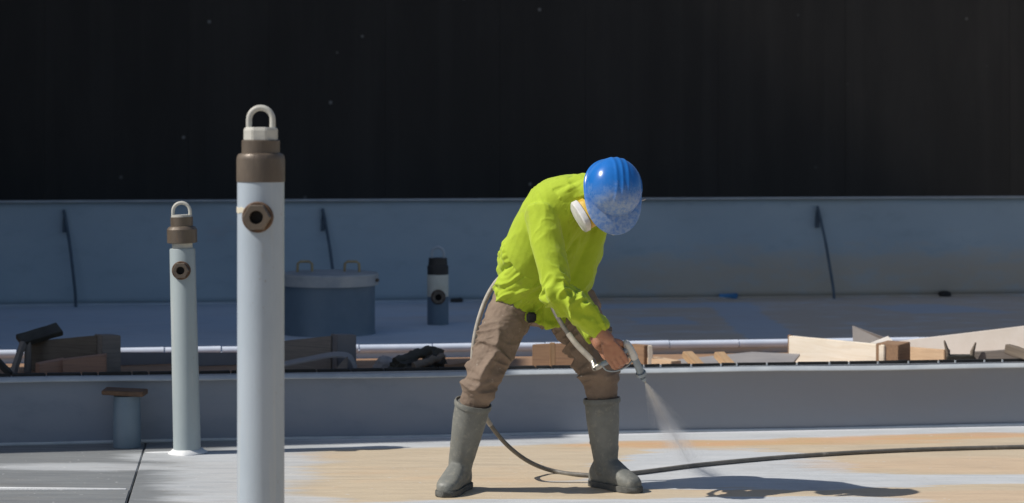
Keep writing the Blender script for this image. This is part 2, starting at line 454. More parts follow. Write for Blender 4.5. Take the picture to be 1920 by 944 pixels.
world_box(-9.5, -5.5, 12.47, 18.0, -.4, 12.0, 'shade_tower', M['hull'], hull)  # unseen, added to shade the raised deck; gap before it lets sun reach the capping

# ------------------------------------------------------------------ pipes
def eye(mb, w_, h, r, z):
    pts = [(-w_, 0, z-.012)]
    for k in range(13):
        a = math.pi*(1-k/12); pts.append((w_*math.cos(a), 0, z+h-w_+w_*math.sin(a)))
    pts.append((w_, 0, z-.012))
    return mb.tube(pts, r, 12)
def hexring(mb, R_, r_, d, M4, n=6):
    # hexagonal plug with a round hole through the face, axis +z of M4
    def ring(n_, rr, z, hexa):
        out = []
        for k in range(24):
            a = 2*math.pi*k/24
            q = rr*(math.cos(math.pi/6)/math.cos((a % (math.pi/3))-math.pi/6))*1.06 if hexa else rr
            out.append(M4 @ Vector((q*math.cos(a), q*math.sin(a), z)))
        return out
    return mb.loft([ring(24, R_, -.03, True), ring(24, R_, d*.85, True), ring(24, R_*.93, d, True), ring(24, r_*1.05, d, False), ring(24, r_, d-.004, False), ring(24, r_, d*.1, False)])

def side_plug(root, rad, z, R_, r_, d, yaw):
    M4 = Matrix.Rotation(yaw, 4, 'Z') @ Matrix.Translation((0, -rad, z)) @ Matrix.Rotation(R(90), 4, 'X')
    p = hexring(MB(), R_, r_, d, M4).build('side_plug', M['bronze'], root, 35)
    m = MB(); m.loft([[M4 @ Vector((rr*math.cos(2*math.pi*k/20), rr*math.sin(2*math.pi*k/20), zz)) for k in range(20)] for rr, zz in ((r_*1.02, d*.05), (r_*1.02, d*.3))])
    m.build('plug_hole', M['hollow'], p)
    m = MB(); M5 = M4
    m.loft([[M5 @ Vector((rr*math.cos(2*math.pi*k/28), rr*math.sin(2*math.pi*k/28), zz)) for k in range(28)] for rr, zz in ((R_*1.16, -.028), (R_*1.16, .002), (R_*1.08, .007))])
    m.build('boss_weld', M['rust'], p, 40)

# tall near pipe
Yp = 7.6; k_ = Yp/FPX
def zz(py): return CAM_H-(py-HOR)*k_
tp = empty('standpipe', ((489-960)*k_, Yp, 0)); tag(tp, 'tallest white standpipe with bronze collar and lifting eye in the foreground', 'pipe', 'standpipes')
r0 = 44*k_
MB().lathe([(r0, 0), (r0, zz(338))], 64).build('tube', M['pipe'], tp, 40)
MB().lathe([(r0*1.18, 0), (r0*1.18, .012), (r0*1.02, .03)], 64).build('base_weld', M['weld'], tp, 40)
c1, c2 = zz(341), zz(287)
MB().lathe([(r0*.9, c1-.004), (r0*1.03, c1), (r0*1.03, c2-.022), (r0*1.01, c2-.012), (r0*.95, c2-.004), (r0*.80, c2)], 64).build('collar', M['bronze'], tp, 30)
c3 = zz(263)
MB().lathe([(r0*.81, c2-.004), (r0*.81, c3-.002), (r0*.78, c3)], 64).build('upper_collar', M['bronze'], tp, 30)
c4 = zz(239)
cp = MB().lathe([(r0*.76, c3-.002), (r0*.76, c4-.006), (r0*.70, c4)], 8, Matrix.Rotation(R(22.5), 4, 'Z')).build('cap', M['cap'], tp, None, .003)
eye(MB(), 22*k_, zz(199)-c4-.006, 5.6*k_, c4).build('lifting_eye', M['cap'], cp, 50)
side_plug(tp, r0, zz(406), 25*k_, 12.5*k_, .03, R(-2))
# leftover cream band of paint round the left of the plug
mb = MB(); rg = []
for i in range(25):
    a = R(180)+R(88)*i/24; wv = .0012*math.sin(i*.7)+.0008*math.sin(i*1.3)
    rg.append([Vector(((r0+d_)*math.cos(a), (r0+d_)*math.sin(a), zz(394)+z_+wv)) for d_, z_ in ((-.002, -.010), (.0018, -.008), (.0018, .008), (-.002, .010))])
mb.loft(rg).build('tape_band', simple('cream_sealant', (.68, .62, .48), (.60, .55, .44), .6, 20), tp, 50)

# slimmer pipe
Yp = 11.14; k_ = Yp/FPX
sp = empty('standpipe', ((351-960)*k_, Yp, 0)); tag(sp, 'slimmer white standpipe leaning slightly, left of the tallest one', 'pipe', 'standpipes')
sp.rotation_euler = (0, R(-1.35), 0)
r0 = 26*k_
def taper(f): return r0*(1.02-.09*f)
zt = zz(466)
MB().lathe([(r0*.99, 0), (r0*.92, zt-.006), (r0*.88, zt)], 56).build('tube', M['pipe_grey'], sp, 40)
MB().tube([(-.20, .03, .003), (-.12, .02, .004), (-.04, .0, .006)], [(.003, .012), (.004, .02), (.006, .03)], 10).build('sealant_smear', M['weld'], sp, 60)
mb = MB(); rg = []
for r_, z_ in ((r0*1.32, 0), (r0*1.28, .006), (r0*1.12, .012), (r0*.97, .022)):
    rg.append([Vector((r_*(1+.10*math.sin(2*math.pi*i/40*2+1)+.05*math.sin(2*math.pi*i/40*5))*math.cos(2*math.pi*i/40), r_*(1+.08*math.sin(2*math.pi*i/40*3))*math.sin(2*math.pi*i/40), z_)) for i in range(40)])
mb.loft(rg).build('base_sealant', M['weld'], sp, 60)
c1, c2 = zz(455), zz(424)
MB().lathe([(r0*.74, zt-.01), (r0*.74, c1+.004)], 48).build('neck', M['cap'], sp, 30)
MB().lathe([(r0*.9, c1-.003), (r0*1.08, c1), (r0*1.08, c2-.016), (r0*.95, c2-.004), (r0*.80, c2)], 48).build('collar', M['bronze'], sp, 30)
c3 = zz(407)
MB().lathe([(r0*.80, c2-.004), (r0*.80, c3)], 48).build('upper_collar', M['bronze'], sp, 30)
c4 = zz(403)
cp = MB().lathe([(r0*.76, c3-.002), (r0*.74, c4)], 24).build('cap', M['cap'], sp, 30)
eye(MB(), 16*k_, zz(379)-c4-.004, 3.3*k_, c4).build('lifting_eye', M['cap'], cp, 50)
side_plug(sp, r0*.93, zz(506), 15*k_, 7.5*k_, .025, R(0))

# far short pipe on the raised deck
Yp = 15.1; k_ = Yp/FPX
fp = empty('standpipe', ((821-960)*k_, Yp, .28)); tag(fp, 'short capped standpipe with black collar out on the shaded raised deck', 'pipe', 'standpipes')
def zr(py): return zz(py)-.28
r0 = 20*k_
MB().lathe([(r0, 0), (r0, zr(548))], 40).build('tube', M['drum'], fp, 40)
MB().lathe([(r0*1.005, zr(556)), (r0*1.01, zr(515))], 40).build('cream_band', M['cream'], fp, 40)
MB().lathe([(r0*.98, zr(518)), (r0*1.0, zr(500)), (r0*.9, zr(497)), (r0*.86, zr(484))], 40).build('collar', M['bronze_dark'], fp, 30)
eye(MB(), 11*k_, zr(464)-zr(485), 2.6*k_, zr(485)).build('lifting_eye', M['pipe'], fp, 50)
side_plug(fp, r0, zr(556), 12*k_, 6*k_, .03, R(4))

# stub with rusty flange
Yp = 11.36; k_ = Yp/FPX
st = empty('stub_post', ((238-960)*k_, Yp, 0)); tag(st, 'short blue stub post with rusty flat flange against the coaming', 'post')
MB().lathe([(26*k_, 0), (25*k_, zz(742))], 40).build('post', M['drum'], st, 40)
mb = MB(); mb.box((-.012, 0, zz(735.5)), (78*k_, .15, .024), Matrix.Rotation(R(2), 3, 'Y'), .004)
mb.build('flange', M['rust'], st, bevel=.003)

# hatch drum
Yp = 14.45; k_ = Yp/FPX
dr = empty('hatch_drum', ((617-960)*k_, Yp, .28)); tag(dr, 'round blue hatch drum with pale lid and two handles', 'hatch')
r0 = 86*k_
MB().lathe([(r0*1.02, 0), (r0, .02), (r0, zr(528))], 72).build('drum_wall', M['drum'], dr, 40)
mb = MB(); mb.lathe([(r0*.98, zr(534)), (r0*1.075, zr(534)), (r0*1.08, zr(515)), (r0*1.06, zr(512)), (r0*.9, zr(510)), (r0*.05, zr(507))], 72)
ld = mb.build('lid', M['lid'], dr, 30)
for s in (-1, 1):
    mb = MB(); hw = 14*k_
    mb.tube([(s*44*k_-hw, -.05, zr(514)), (s*44*k_-hw*.95, -.05, zr(494)), (s*44*k_-hw*.6, -.05, zr(490)), (s*44*k_+hw*.6, -.05, zr(490)), (s*44*k_+hw*.95, -.05, zr(494)), (s*44*k_+hw, -.05, zr(514))], .0085, 10)
    mb.build('handle', M['brass'], ld, 60)
for k in (0, 5):
    a = R(-90-75+30*k); m = Matrix.Translation((r0*1.08*math.cos(a), r0*1.08*math.sin(a), zr(524))) @ Matrix.Rotation(a+R(90), 4, 'Z') @ Matrix.Rotation(R(90), 4, 'X')
    MB().lathe([(.012, -.004), (.012, .014), (.008, .018)], 6, m).build('lid_bolt', M['bronze'], ld)

# ------------------------------------------------------------------ scrap in the trough
def cut_box(mb, c, d, M3=None, j=.004, nseg=5):
    return mb.box(c, d, M3, j)
def board(name, label, cat, pa, pb, ptop, thick, mat, Ya, Yb=None, bot=None, group='timber scrap in the trough', tilt=0.0, topb=None, j=.0009):
    # upright board from px pa to pb, standing on the trough floor, top edge at row ptop (left) / topb (right)
    Yb = Yb or Ya; a = at(pa, ptop, Ya); b = at(pb, topb if topb else ptop, Yb)
    zb = bot if bot is not None else .242
    c = (a+b)/2; ang = math.atan2(b.y-a.y, b.x-a.x)
    L = math.hypot(b.x-a.x, b.y-a.y)
    mb = MB(); n = 6; rings = []
    for i in range(n+1):
        f = i/n; x = -L/2+L*f; h = (a.z+(b.z-a.z)*f)-zb
        e = random.uniform(-j, j)
        if i in (0, n): x += random.uniform(-j, j)
        rings.append([Vector((x, -thick/2, 0)), Vector((x, -thick/2+e*.2, h+e)), Vector((x, thick/2, h+e)), Vector((x, thick/2, 0))])
    mb.loft(rings)
    o = mb.build(name, mat, None, bevel=.003)
    o.location = (c.x, c.y, zb); o.rotation_euler = (tilt, 0, ang)
    return tag(o, label, cat, group)
def stick(name, label, cat, p0, p1, wd, th, mat, group='timber scrap in the trough', roll=0.0):
    p0, p1 = Vector(p0), Vector(p1); d = p1-p0; L = d.length
    mb = MB(); n = 4; rings = []
    for i in range(n+1):
        x = L*i/n; e = random.uniform(-.003, .003)
        rings.append([Vector((x, -th/2, -wd/2+e)), Vector((x, -th/2, wd/2+e)), Vector((x, th/2, wd/2-e)), Vector((x, th/2, -wd/2))])
    mb.loft(rings); o = mb.build(name, mat, None, bevel=.003)
    o.location = p0; o.rotation_mode = 'QUATERNION'
    o.rotation_quaternion = d.to_track_quat('X', 'Z') @ Matrix.Rotation(roll, 4, 'X').to_quaternion()
    return tag(o, label, cat, group)
def lump(name, label, cat, c, rx, ry, rz, mat, seed, group=None, rough=.35):
    bm = bmesh.new(); bmesh.ops.create_icosphere(bm, subdivisions=3, radius=1)
    from mathutils import noise
    for v in bm.verts:
        p = v.co*1.6+Vector((seed*3.1, seed*1.7, seed))
        k = 1+rough*(noise.noise(p)+.6*noise.noise(p*2.3)+.4*noise.noise(p*5))
        v.co = Vector((v.co.x*rx*k, v.co.y*ry*k, max(v.co.z*rz*k, -rz*.55)))
    me = bpy.data.meshes.new(name); bm.to_mesh(me); bm.free()
    o = link(name, me, mat); o.location = (c[0], c[1], c[2]+rz*.55)
    return tag(o, label, cat, group)
TF = .242
# left pile
board('timber_board', 'dark wide board on edge in the left scrap pile', 'board', 60, 186, 640, .035, M['wood_dark'], 12.62, 12.42, topb=629)
board('timber_block', 'brown-grey upright block at the right end of the left pile', 'block', 184, 219, 628, .10, M['wood_grey'], 12.40, 12.46)
stick('plank', 'blackened plank lying slanted on top of the left pile', 'plank', at(36, 640, 12.5), at(112, 617, 12.62), .03, .09, M['tarp'], roll=.5)
stick('post', 'thin pale post at the left end of the dark board', 'post', (at(52, 0, 12.5).x, 12.5, TF), at(52, 640, 12.5), .035, .03, M['wood_grey'])
stick('stake', 'slanting grey stake at the far left of the scrap', 'stake', (at(24, 0, 12.4).x, 12.4, TF), at(44, 642, 12.48), .03, .03, M['wood_grey'])
for i, (pa, pb, pt, tb, lab) in enumerate(((70, 122, 682, 672, 'low orange-brown plywood scrap under the dark board'), (118, 200, 674, 664, 'larger orange-brown plywood offcut before the left pile'))):
    board('plywood_offcut', lab, 'offcut', pa, pb, pt, .09, M['wood_rust'], 12.22+.03*i, 12.28, topb=tb)
board('sheet', 'dark grey low sheet standing left of the slimmer standpipe', 'sheet', 214, 336, 661, .012, M['sheet_dark'], 12.86, 12.95)
board('sheet', 'dark grey low sheet standing between the two white standpipes', 'sheet', 338, 540, 661, .012, M['sheet_dark'], 12.80, 12.98)
stick('bar', 'bent dark bar at the extreme left edge of the trough', 'bar', at(-14, 668, 12.25), (at(20, 0, 12.2).x, 12.2, TF+.02), .03, .03, M['tarp'])
# middle pile
board('timber_board', 'grey-brown board on edge below the hatch drum', 'board', 528, 624, 640, .03, M['wood_grey'], 12.62, 12.48, topb=630)
board('timber_block', 'grey block standing at the right end of the middle board', 'block', 626, 662, 627, .08, M['sheet_dark'], 12.46, 12.52)
mb = MB(); pts = [at(530, 682, 12.25), at(580, 672, 12.25), at(625, 664, 12.27), at(655, 668, 12.3), at(668, 690, 12.32)]
rings = [[p+Vector((0, -.08, -.012)), p+Vector((0, -.08, -.004)), p+Vector((0, .08, .004)), p+Vector((0, .08, -.004))] for p in catmull(pts, 5)]
o = mb.loft(rings).build('bent_sheet', M['sheet_grey'], None, 60); tag(o, 'thin bent grey sheet arching in front of the middle board', 'sheet', 'timber scrap in the trough')
board('plywood_offcut', 'pale wedge of plywood beside the middle block', 'offcut', 630, 652, 690, .02, M['wood_grey'], 12.2, 12.2, topb=668)
c = at(722, 690, 12.5); lump('rubble_lump', 'grey rounded lump of rubble on the plywood floor', 'rubble', (c.x, 12.55, TF), .062, .05, .052, M['sheet_grey'], 1, 'rubble in the trough', .2)
c = at(762, 690, 12.45); lump('tarp_bundle', 'crumpled dark bundle low at the left of the log', 'bundle', (c.x, 12.45, TF), .085, .07, .05, M['tarp'], 4, 'rubble in the trough', .5)
c = at(812, 690, 12.5); lump('tarp_bundle', 'crumpled dark bundle high under the right end of the log', 'bundle', (c.x, 12.62, TF), .07, .06, .075, M['tarp'], 9, 'rubble in the trough', .5)
from mathutils import noise as mn
def log(name, label, p0, p1, r, mat, seed):
    p0, p1 = Vector(p0), Vector(p1); n = 14; rings = []; d = (p1-p0).normalized(); nn = d.cross(Vector((0, 1, 0))).normalized(); bb = d.cross(nn)
    for i in range(n+1):
        p = p0.lerp(p1, i/n)+nn*.012*mn.noise(Vector((i*.5, seed, 0)))
        ring = []
        for k in range(14):
            a = 2*math.pi*k/14; q = r*(1+.35*mn.noise(Vector((math.cos(a)*1.2, math.sin(a)*1.2, i*.6+seed))))*(1-.25*i/n)
            ring.append(p+(nn*math.cos(a)+bb*math.sin(a))*q)
        rings.append(ring)
    o = MB().loft(rings).build(name, mat, None, 60); return tag(o, label, 'log', 'rubble in the trough')
log('log', 'dark gnarled log lying slanted on the bundles', at(742, 682, 12.42), at(806, 656, 12.52), .034, M['tarp'], 3)
log('log', 'thin dark branch lying low beside the gnarled log', at(776, 688, 12.3), at(832, 668, 12.42), .022, M['wood_dark'], 7)
board('plywood_offcut', 'low yellowish offcut just left of the worker’s leg'.replace('’', "'"), 'offcut', 838, 892, 684, .06, M['wood_brown'], 12.3, 12.4, topb=676)
# behind the worker
board('timber_board', 'dark board seen between the worker legs', 'board', 1000, 1100, 646, .04, M['wood_brown'], 12.62, 12.5, topb=642)
stick('post', 'pale post standing between the worker legs', 'post', (at(1036, 0, 12.4).x, 12.4, TF), at(1036, 643, 12.4), .03, .03, M['wood_tan'])
board('timber_block', 'brown block on end beside the spray gun', 'block', 1182, 1216, 645, .06, M['wood_brown'], 12.50, 12.38, topb=648)
stick('post', 'short pale post at the right side of the brown block', 'post', (at(1219, 0, 12.3).x, 12.3, TF), at(1219, 648, 12.3), .024, .024, M['wood_pale'])
# right, in the sun
board('plywood_offcut', 'sunlit orange offcut right of the brown block', 'offcut', 1222, 1268, 670, .08, M['wood_peach'], 12.34, 12.22, topb=677)
stick('stake', 'sunlit short stake slanting right of the orange offcut', 'stake', at(1288, 664, 12.5), (at(1326, 0, 12.3).x, 12.3, TF+.01), .035, .06, M['wood_tan'])
stick('stake', 'sunlit short stake slanting before the grey slab', 'stake', at(1348, 665, 12.5), (at(1382, 0, 12.3).x, 12.3, TF+.01), .035, .06, M['wood_tan'])
mb = MB(); q = [at(1255, 676, 12.75), at(1410, 660, 13.0), at(1500, 664, 12.75), at(1480, 688, 12.25), at(1330, 688, 12.28)]
mb.add([p+Vector((0, 0, -.012)) for p in q]+[p for p in q], [(4,3,2,1,0), (5,6,7,8,9)]+[(i, (i+1) % 5, 5+(i+1) % 5, 5+i) for i in range(5)])
o = mb.build('slab', M['sheet_grey']); tag(o, 'grey flat slab lying tilted left of the big pale board', 'slab', 'timber scrap in the trough')
bd = board('timber_board', 'big pale sunlit board on edge with brown end', 'board', 1483, 1662, 630, .035, M['wood_pale'], 13.0, 12.34, topb=647, bot=TF)
board('timber_block', 'brown block butting the right end of the big pale board', 'block', 1663, 1686, 646, .14, M['wood_brown'], 12.33, 12.42, topb=640)
board('lath', 'brown upright lath at the left end of the big pale board', 'lath', 1479, 1484, 628, .03, M['wood_brown'], 13.02, 13.01)
mb = MB(); q = [at(1598, 611, 13.05), at(1600, 655, 13.05), at(1690, 655, 12.8), at(1682, 642, 12.8)]
mb.add([p for p in q]+[p+Vector((.004, .012, 0)) for p in q], [(0,1,2,3), (7,6,5,4)]+[(i, (i+1) % 4, 4+(i+1) % 4, 4+i) for i in range(4)])
o = mb.build('sheet', M['sheet_grey']); tag(o, 'grey triangular sheet sticking up behind the big pale board', 'sheet', 'timber scrap in the trough')
c = at(1655, 640, 12.62)
mb = MB(); mb.add([at(1632, 643, 12.6), at(1665, 630, 12.7), at(1676, 640, 12.55), at(1650, 646, 12.42), at(1634, 647, 12.6), at(1665, 634, 12.7), at(1676, 644, 12.55), at(1650, 650, 12.42)],
                  [(0,1,2,3), (7,6,5,4), (0,4,5,1), (1,5,6,2), (2,6,7,3), (3,7,4,0)])
o = mb.build('rag', M['sheet_white'], None, bevel=.002); tag(o, 'white rag lying over the right end of the big pale board', 'rag', 'timber scrap in the trough')
board('plank', 'long whitish plank rising to the right edge behind the scrap', 'plank', 1684, 1990, 640, .03, M['sheet_white'], 13.22, 12.70, topb=603, bot=TF)
board('plywood_offcut', 'tan sunlit offcut right of the brown end block', 'offcut', 1692, 1776, 650, .04, M['wood_peach'], 12.80, 12.40, topb=656)
cl = empty('clamp', (at(1800, 0, 12.4).x, 12.4, TF)); tag(cl, 'small dark two-pronged clamp among the right-hand scrap', 'clamp', 'timber scrap in the trough')
MB().box((0, 0, .05), (.15, .05, .10), None, .006).build('base', M['tarp'], cl, bevel=.004)
for s in (-1, 1): MB().tube([(s*.06, 0, .05), (s*.066, 0, .12), (s*.082, 0, .175 if s < 0 else .165)], [.014, .012, .005], 8).build('prong', M['wood_dark'], cl, 50)
board('plank', 'grey-brown plank at the right edge before the long whitish plank', 'plank', 1826, 1945, 660, .05, M['wood_grey'], 12.45, 12.35, topb=652)
stick('bar', 'dark bar poking in at the right edge of the trough', 'bar', at(1888, 654, 12.3), at(1960, 678, 12.1), .05, .04, M['wood_dark'])
# small litter on the raised deck
p = gp(1365, 560, .28); o = MB().box((0, 0, .018), (.13, .06, .036), None, .006).build('plastic_scrap', M['blue_bit'], None, bevel=.004); o.location = (p.x, p.y, .281); tag(o, 'small blue plastic scrap at the foot of the bulwark', 'litter')
p = gp(1771, 556, .28); o = MB().lathe([(.045, 0), (.05, .01), (.045, .03), (.02, .04)], 20).build('rubber_cap', M['rubber'], None, 40); o.location = (p.x, p.y, .281); tag(o, 'small black rubber cap at the foot of the bulwark', 'litter')
p = gp(856, 567, .28); o = MB().box((0, 0, .012), (.09, .05, .024), None, .006).build('metal_scrap', M['bronze_dark'], None, bevel=.004); o.location = (p.x, p.y, .281); tag(o, 'small dark scrap beside the short capped standpipe', 'litter')

# ------------------------------------------------------------------ the worker
def shirt_mat():
    t = NT('hi_vis_fabric')
    n1 = t.noise(5, 5, .65); n2 = t.noise(26, 5, .7)
    c = t.mix(t.step(n1, .35, .7), (.405, .535, .022), (.345, .46, .018))
    st = t.noise(7, 6, .75, t.vec(loc=(3, 8, 2)))
    c = t.mix(t.step(st, .56, .72, 0, .6), c, (.31, .37, .05))
    c = t.mix(t.step(n2, .66, .74, 0, .35), c, (.55, .60, .16))
    wv = t.noise(420, 2, .5)
    b = t.bump(t.noise(28, 5, .6, t.vec((1, 1, .5)), 1.0), .35, .006); b = t.bump(wv, .12, .001, b)
    return t.out(c, .82, b, Sheen_Weight=.12)
M['shirt'] = shirt_mat()
def trouser_mat():
    t = NT('dusty_brown_twill')
    n1 = t.noise(6, 5, .65); n2 = t.noise(22, 5, .7); n3 = t.noise(48, 3, .6, t.vec(loc=(2, 5, 1)))
    c = t.mix(t.step(n1, .35, .68), (.235, .175, .133), (.18, .132, .10))
    c = t.mix(t.step(n2, .56, .72, 0, .55), c, (.29, .235, .185))
    c = t.mix(t.step(n3, .70, .74, 0, .8), c, (.50, .48, .40))
    b = t.bump(t.noise(30, 5, .65, None, 1.0), .5, .006); b = t.bump(t.noise(380, 2, .5), .12, .001, b)
    return t.out(c, .88, b)
M['trousers'] = trouser_mat()
def boot_mat():
    t = NT('grey_rubber_boot')
    n1 = t.noise(7, 5, .65); n2 = t.noise(38, 5, .7)
    c = t.mix(t.step(n1, .35, .68), (.185, .19, .175), (.14, .145, .135))
    c = t.mix(t.step(n2, .50, .70, 0, .5), c, (.30, .285, .24))
    c = t.mix(t.step(t.noise(11, 5, .7, t.vec(loc=(1, 2, 3))), .58, .72, 0, .5), c, (.25, .225, .17))
    return t.out(c, t.step(n1, .3, .7, .5, .75), t.bump(n2, .3, .004))
M['boot'] = boot_mat()
M['sole'] = simple('boot_sole', (.075, .078, .075), (.12, .12, .11), .8, 25, .3)
M['skin'] = simple('skin', (.42, .205, .125), (.36, .16, .10), .5, 30, .2, bdist=.002)
def helmet_mat():
    t = NT('blue_helmet_plastic')
    X, Y, Z = t.sep()
    n1 = t.noise(14, 6, .7); n2 = t.noise(60, 5, .75); n3 = t.noise(6, 4, .6, t.vec(loc=(4, 1, 2)))
    c = t.mix(t.step(n3, .35, .7), (.018, .165, .56), (.014, .14, .48))
    low = t.math('ADD', Y, t.math('MULTIPLY', t.math('SUBTRACT', n1, .5), .16))
    k = t.math('MULTIPLY', t.step(low, .0, .13), t.step(n2, .36, .62, .35, 1))
    c = t.mix(t.math('MULTIPLY', k, .72), c, (.38, .46, .58))
    c = t.mix(t.step(n2, .66, .76, 0, .5), c, (.45, .52, .62))
    ru = t.math('ADD', .22, t.math('MULTIPLY', k, .35))
    return t.out(c, ru, t.bump(n2, .1, .002), Specular_IOR_Level=.55)
M['helmet'] = helmet_mat()
M['resp_white'] = simple('respirator_white', (.72, .72, .72), (.60, .59, .58), .5, 30, .1)
M['resp_yellow'] = simple('respirator_yellow', (.70, .47, .04), (.58, .36, .03), .5, 30, .1)
M['resp_mask'] = simple('respirator_rubber', (.11, .06, .07), (.07, .045, .05), .55, 30, .1)
M['strap'] = simple('grey_strap', (.42, .40, .40), (.33, .32, .32), .7, 40, .2)
M['pink'] = simple('orange_band', (.58, .20, .10), (.45, .15, .09), .6, 30, .1)
M['black_cloth'] = simple('black_cloth', (.012, .012, .014), None, .85, 30)
M['gun'] = simple('gun_grey_metal', (.30, .36, .41), (.22, .27, .32), .4, 18, .12, .3)
M['gun_white'] = simple('gun_pale_metal', (.66, .66, .64), (.52, .53, .53), .38, 18, .1, .2)
M['hose'] = simple('hose_grey', (.15, .14, .125), (.11, .105, .095), .55, 20, .15, c3=(.34, .32, .28), c3t=(.58, .72))
M['fitting'] = simple('hose_fitting_metal', (.45, .44, .41), (.30, .29, .26), .35, 20, .1, .6)

def hashn(ix, iy, iz):
    h = (ix*374761393+iy*668265263+iz*2147483647) & 0xffffffff
    h = ((h ^ (h >> 13))*1274126177) & 0xffffffff
    return ((h ^ (h >> 16)) & 0xffff)/65535.0
def vnoise(P):
    P = np.asarray(P, dtype=np.float64)+1000.0
    I = np.floor(P).astype(np.int64); F = P-I; F = F*F*(3-2*F)
    out = np.zeros(len(P))
    for a in (0, 1):
        for b in (0, 1):
            for c in (0, 1):
                wgt = (F[:, 0] if a else 1-F[:, 0])*(F[:, 1] if b else 1-F[:, 1])*(F[:, 2] if c else 1-F[:, 2])
                out += wgt*hashn(I[:, 0]+a, I[:, 1]+b, I[:, 2]+c)
    return out
def remesh(mb, name, voxel, iters=6, disp=None):
    me = mb.mesh('tmp'); o = bpy.data.objects.new('tmp', me); col.objects.link(o)
    m = o.modifiers.new('r', 'REMESH'); m.mode = 'VOXEL'; m.voxel_size = voxel; m.use_smooth_shade = True
    s = o.modifiers.new('s', 'SMOOTH'); s.factor = .5; s.iterations = iters
    dg = bpy.context.evaluated_depsgraph_get()
    r = bpy.data.meshes.new_from_object(o.evaluated_get(dg)); r.name = name
    bpy.data.objects.remove(o); bpy.data.meshes.remove(me)
    if disp:
        n = len(r.vertices); P = np.empty(n*3); r.vertices.foreach_get('co', P); P = P.reshape(-1, 3)
        N = np.empty(n*3); r.vertex_normals.foreach_get('vector', N); N = N.reshape(-1, 3)
        P = P+N*disp(P)[:, None]
        r.vertices.foreach_set('co', P.ravel()); r.update()
    r.polygons.foreach_set('use_smooth', [True]*len(r.polygons))
    return r
def bone_coords(P, bones):
    best = np.full(len(P), 1e9); S = np.zeros(len(P)); TH = np.zeros(len(P)); K = np.zeros(len(P), int)
    off = 0.0
    for k, (a, b, s0) in enumerate(bones):
        a = np.array(a); b = np.array(b); d = b-a; L = np.linalg.norm(d); d /= L
        t = np.clip((P-a)@d, 0, L); q = P-a-t[:, None]*d; dist = np.linalg.norm(q, axis=1)
        up = np.array((0, -1, 0)); up = up-d*(up@d); up /= np.linalg.norm(up); bi = np.cross(d, up)
        m = dist < best
        best[m] = dist[m]; S[m] = t[m]+s0; TH[m] = np.arctan2(q@bi, q@up)[m]; K[m] = k
    return S, TH, K
def ridge(P, S, TH, k, around, slant, seed, pw=3.0):
    w1 = (vnoise(P*9+seed)-.5)*.05
    s_ = (S+slant*np.sin(TH+seed)+w1)*k
    n = vnoise(np.stack([s_, around*np.cos(TH), around*np.sin(TH)], 1)+seed*7.3)
    return np.clip(1-np.abs(2*n-1)*2.3, 0, 1)**1.3
def folds(P, S, TH, k, around, slant, seed):
    m = np.clip((vnoise(P*6+seed+31)-.22)*2.4, .15, 1)
    return ridge(P, S, TH, k, around, slant, seed)*m

PX, PY = .0909, 10.0
person = empty('person', (PX, PY, 0))
tag(person, 'stooping person in yellow-green shirt, blue helmet and rubber boots spraying the deck', 'person')
def wp(px, py, y=0.0):                            # worker-local point on a sight line at local depth y
    p = at(px, py, PY+y); return Vector((p.x-PX, y, p.z))
V = Vector
pelvis = V((-.005, .10, .90)); hipR = V((-.062, .05, .845)); hipL = V((.125, .15, .865))
kneeR = V((-.205, -.08, .505)); kneeL = V((.287, .08, .51))
ankR = V((-.315, .0, .095)); ankL = V((.312, .08, .095))
topR = kneeR.lerp(ankR, .30)+Vector((-.018, 0, -.006)); topL = kneeL.lerp(ankL, .32)
neck = V((.185, -.15, 1.275)); shR = V((.030, -.19, 1.175)); shL = V((.262, -.02, 1.15))
elR = V((.100, -.305, .865)); elL = V((.175, .0, .84))
# gun frame
e1 = V((.47, .45, -.76)).normalized()
e2 = V((0, -1, 0)); e2 = (e2-e1*e2.dot(e1)).normalized()
e3 = e2.cross(e1).normalized()
G = wp(1155, 670, -.26)                           # middle of the gun handle
def gl(a, b, c): return G+e1*a+e2*b+e3*c
wrR = gl(-.105, .012, .012)
G2 = gl(.055, -.045, -.002)
wrL = V((.275, -.13, .635))
# head frame
ht = V((.30, -.80, .50)).normalized()
hf = V((.06, -.50, -.86)); hf = (hf-ht*hf.dot(ht)).normalized()
hr = hf.cross(ht).normalized()
HC = wp(1147, 360, -.25)
HM = Matrix((hr, hf, ht)).transposed()            # local (right, forward, up) -> worker
def hl(r_, f_, t_): return HC+hr*r_+hf*f_+ht*t_

# body: one continuous surface
b = MB()
b.tube([pelvis+V((0, 0, -.06)), pelvis+V((.02, -.02, .08)), V((.06, -.02, 1.08)), V((.12, -.09, 1.19)), neck], [.085, .09, .088, .075, .045], 20)
b.tube([neck+V((-.02, .02, -.03)), neck.lerp(HC, .5), HC-ht*.05], [.046, .050, .052], 16)
# head: lathe of ellipses along its up axis with chin, brow and nose
rings = []
for tt, a_, f0, f1 in ((-.135, .026, .055, .085), (-.12, .042, -.02, .10), (-.09, .058, -.065, .105), (-.05, .066, -.085, .10), (-.01, .071, -.095, .098),
                       (.03, .074, -.10, .10), (.07, .072, -.098, .095), (.10, .056, -.078, .075), (.118, .03, -.04, .04)):
    fc, fr = (f0+f1)/2, (f1-f0)/2
    rings.append([hl(a_*math.cos(2*math.pi*k/24), fc+fr*math.sin(2*math.pi*k/24), tt) for k in range(24)])
b.loft(rings)
b.tube([hl(0, .095, .015), hl(0, .112, -.02), hl(0, .122, -.045), hl(0, .10, -.055)], [.008, .011, .014, .012], 10)
for s in (-1, 1):
    b.tube([hl(s*.072, -.005, .02), hl(s*.082, -.015, .005), hl(s*.079, -.008, -.025)], [.012, .016, .010], 10)
    b.tube([hl(s*.01, .096, .032), hl(s*.045, .09, .036)], .008, 8)
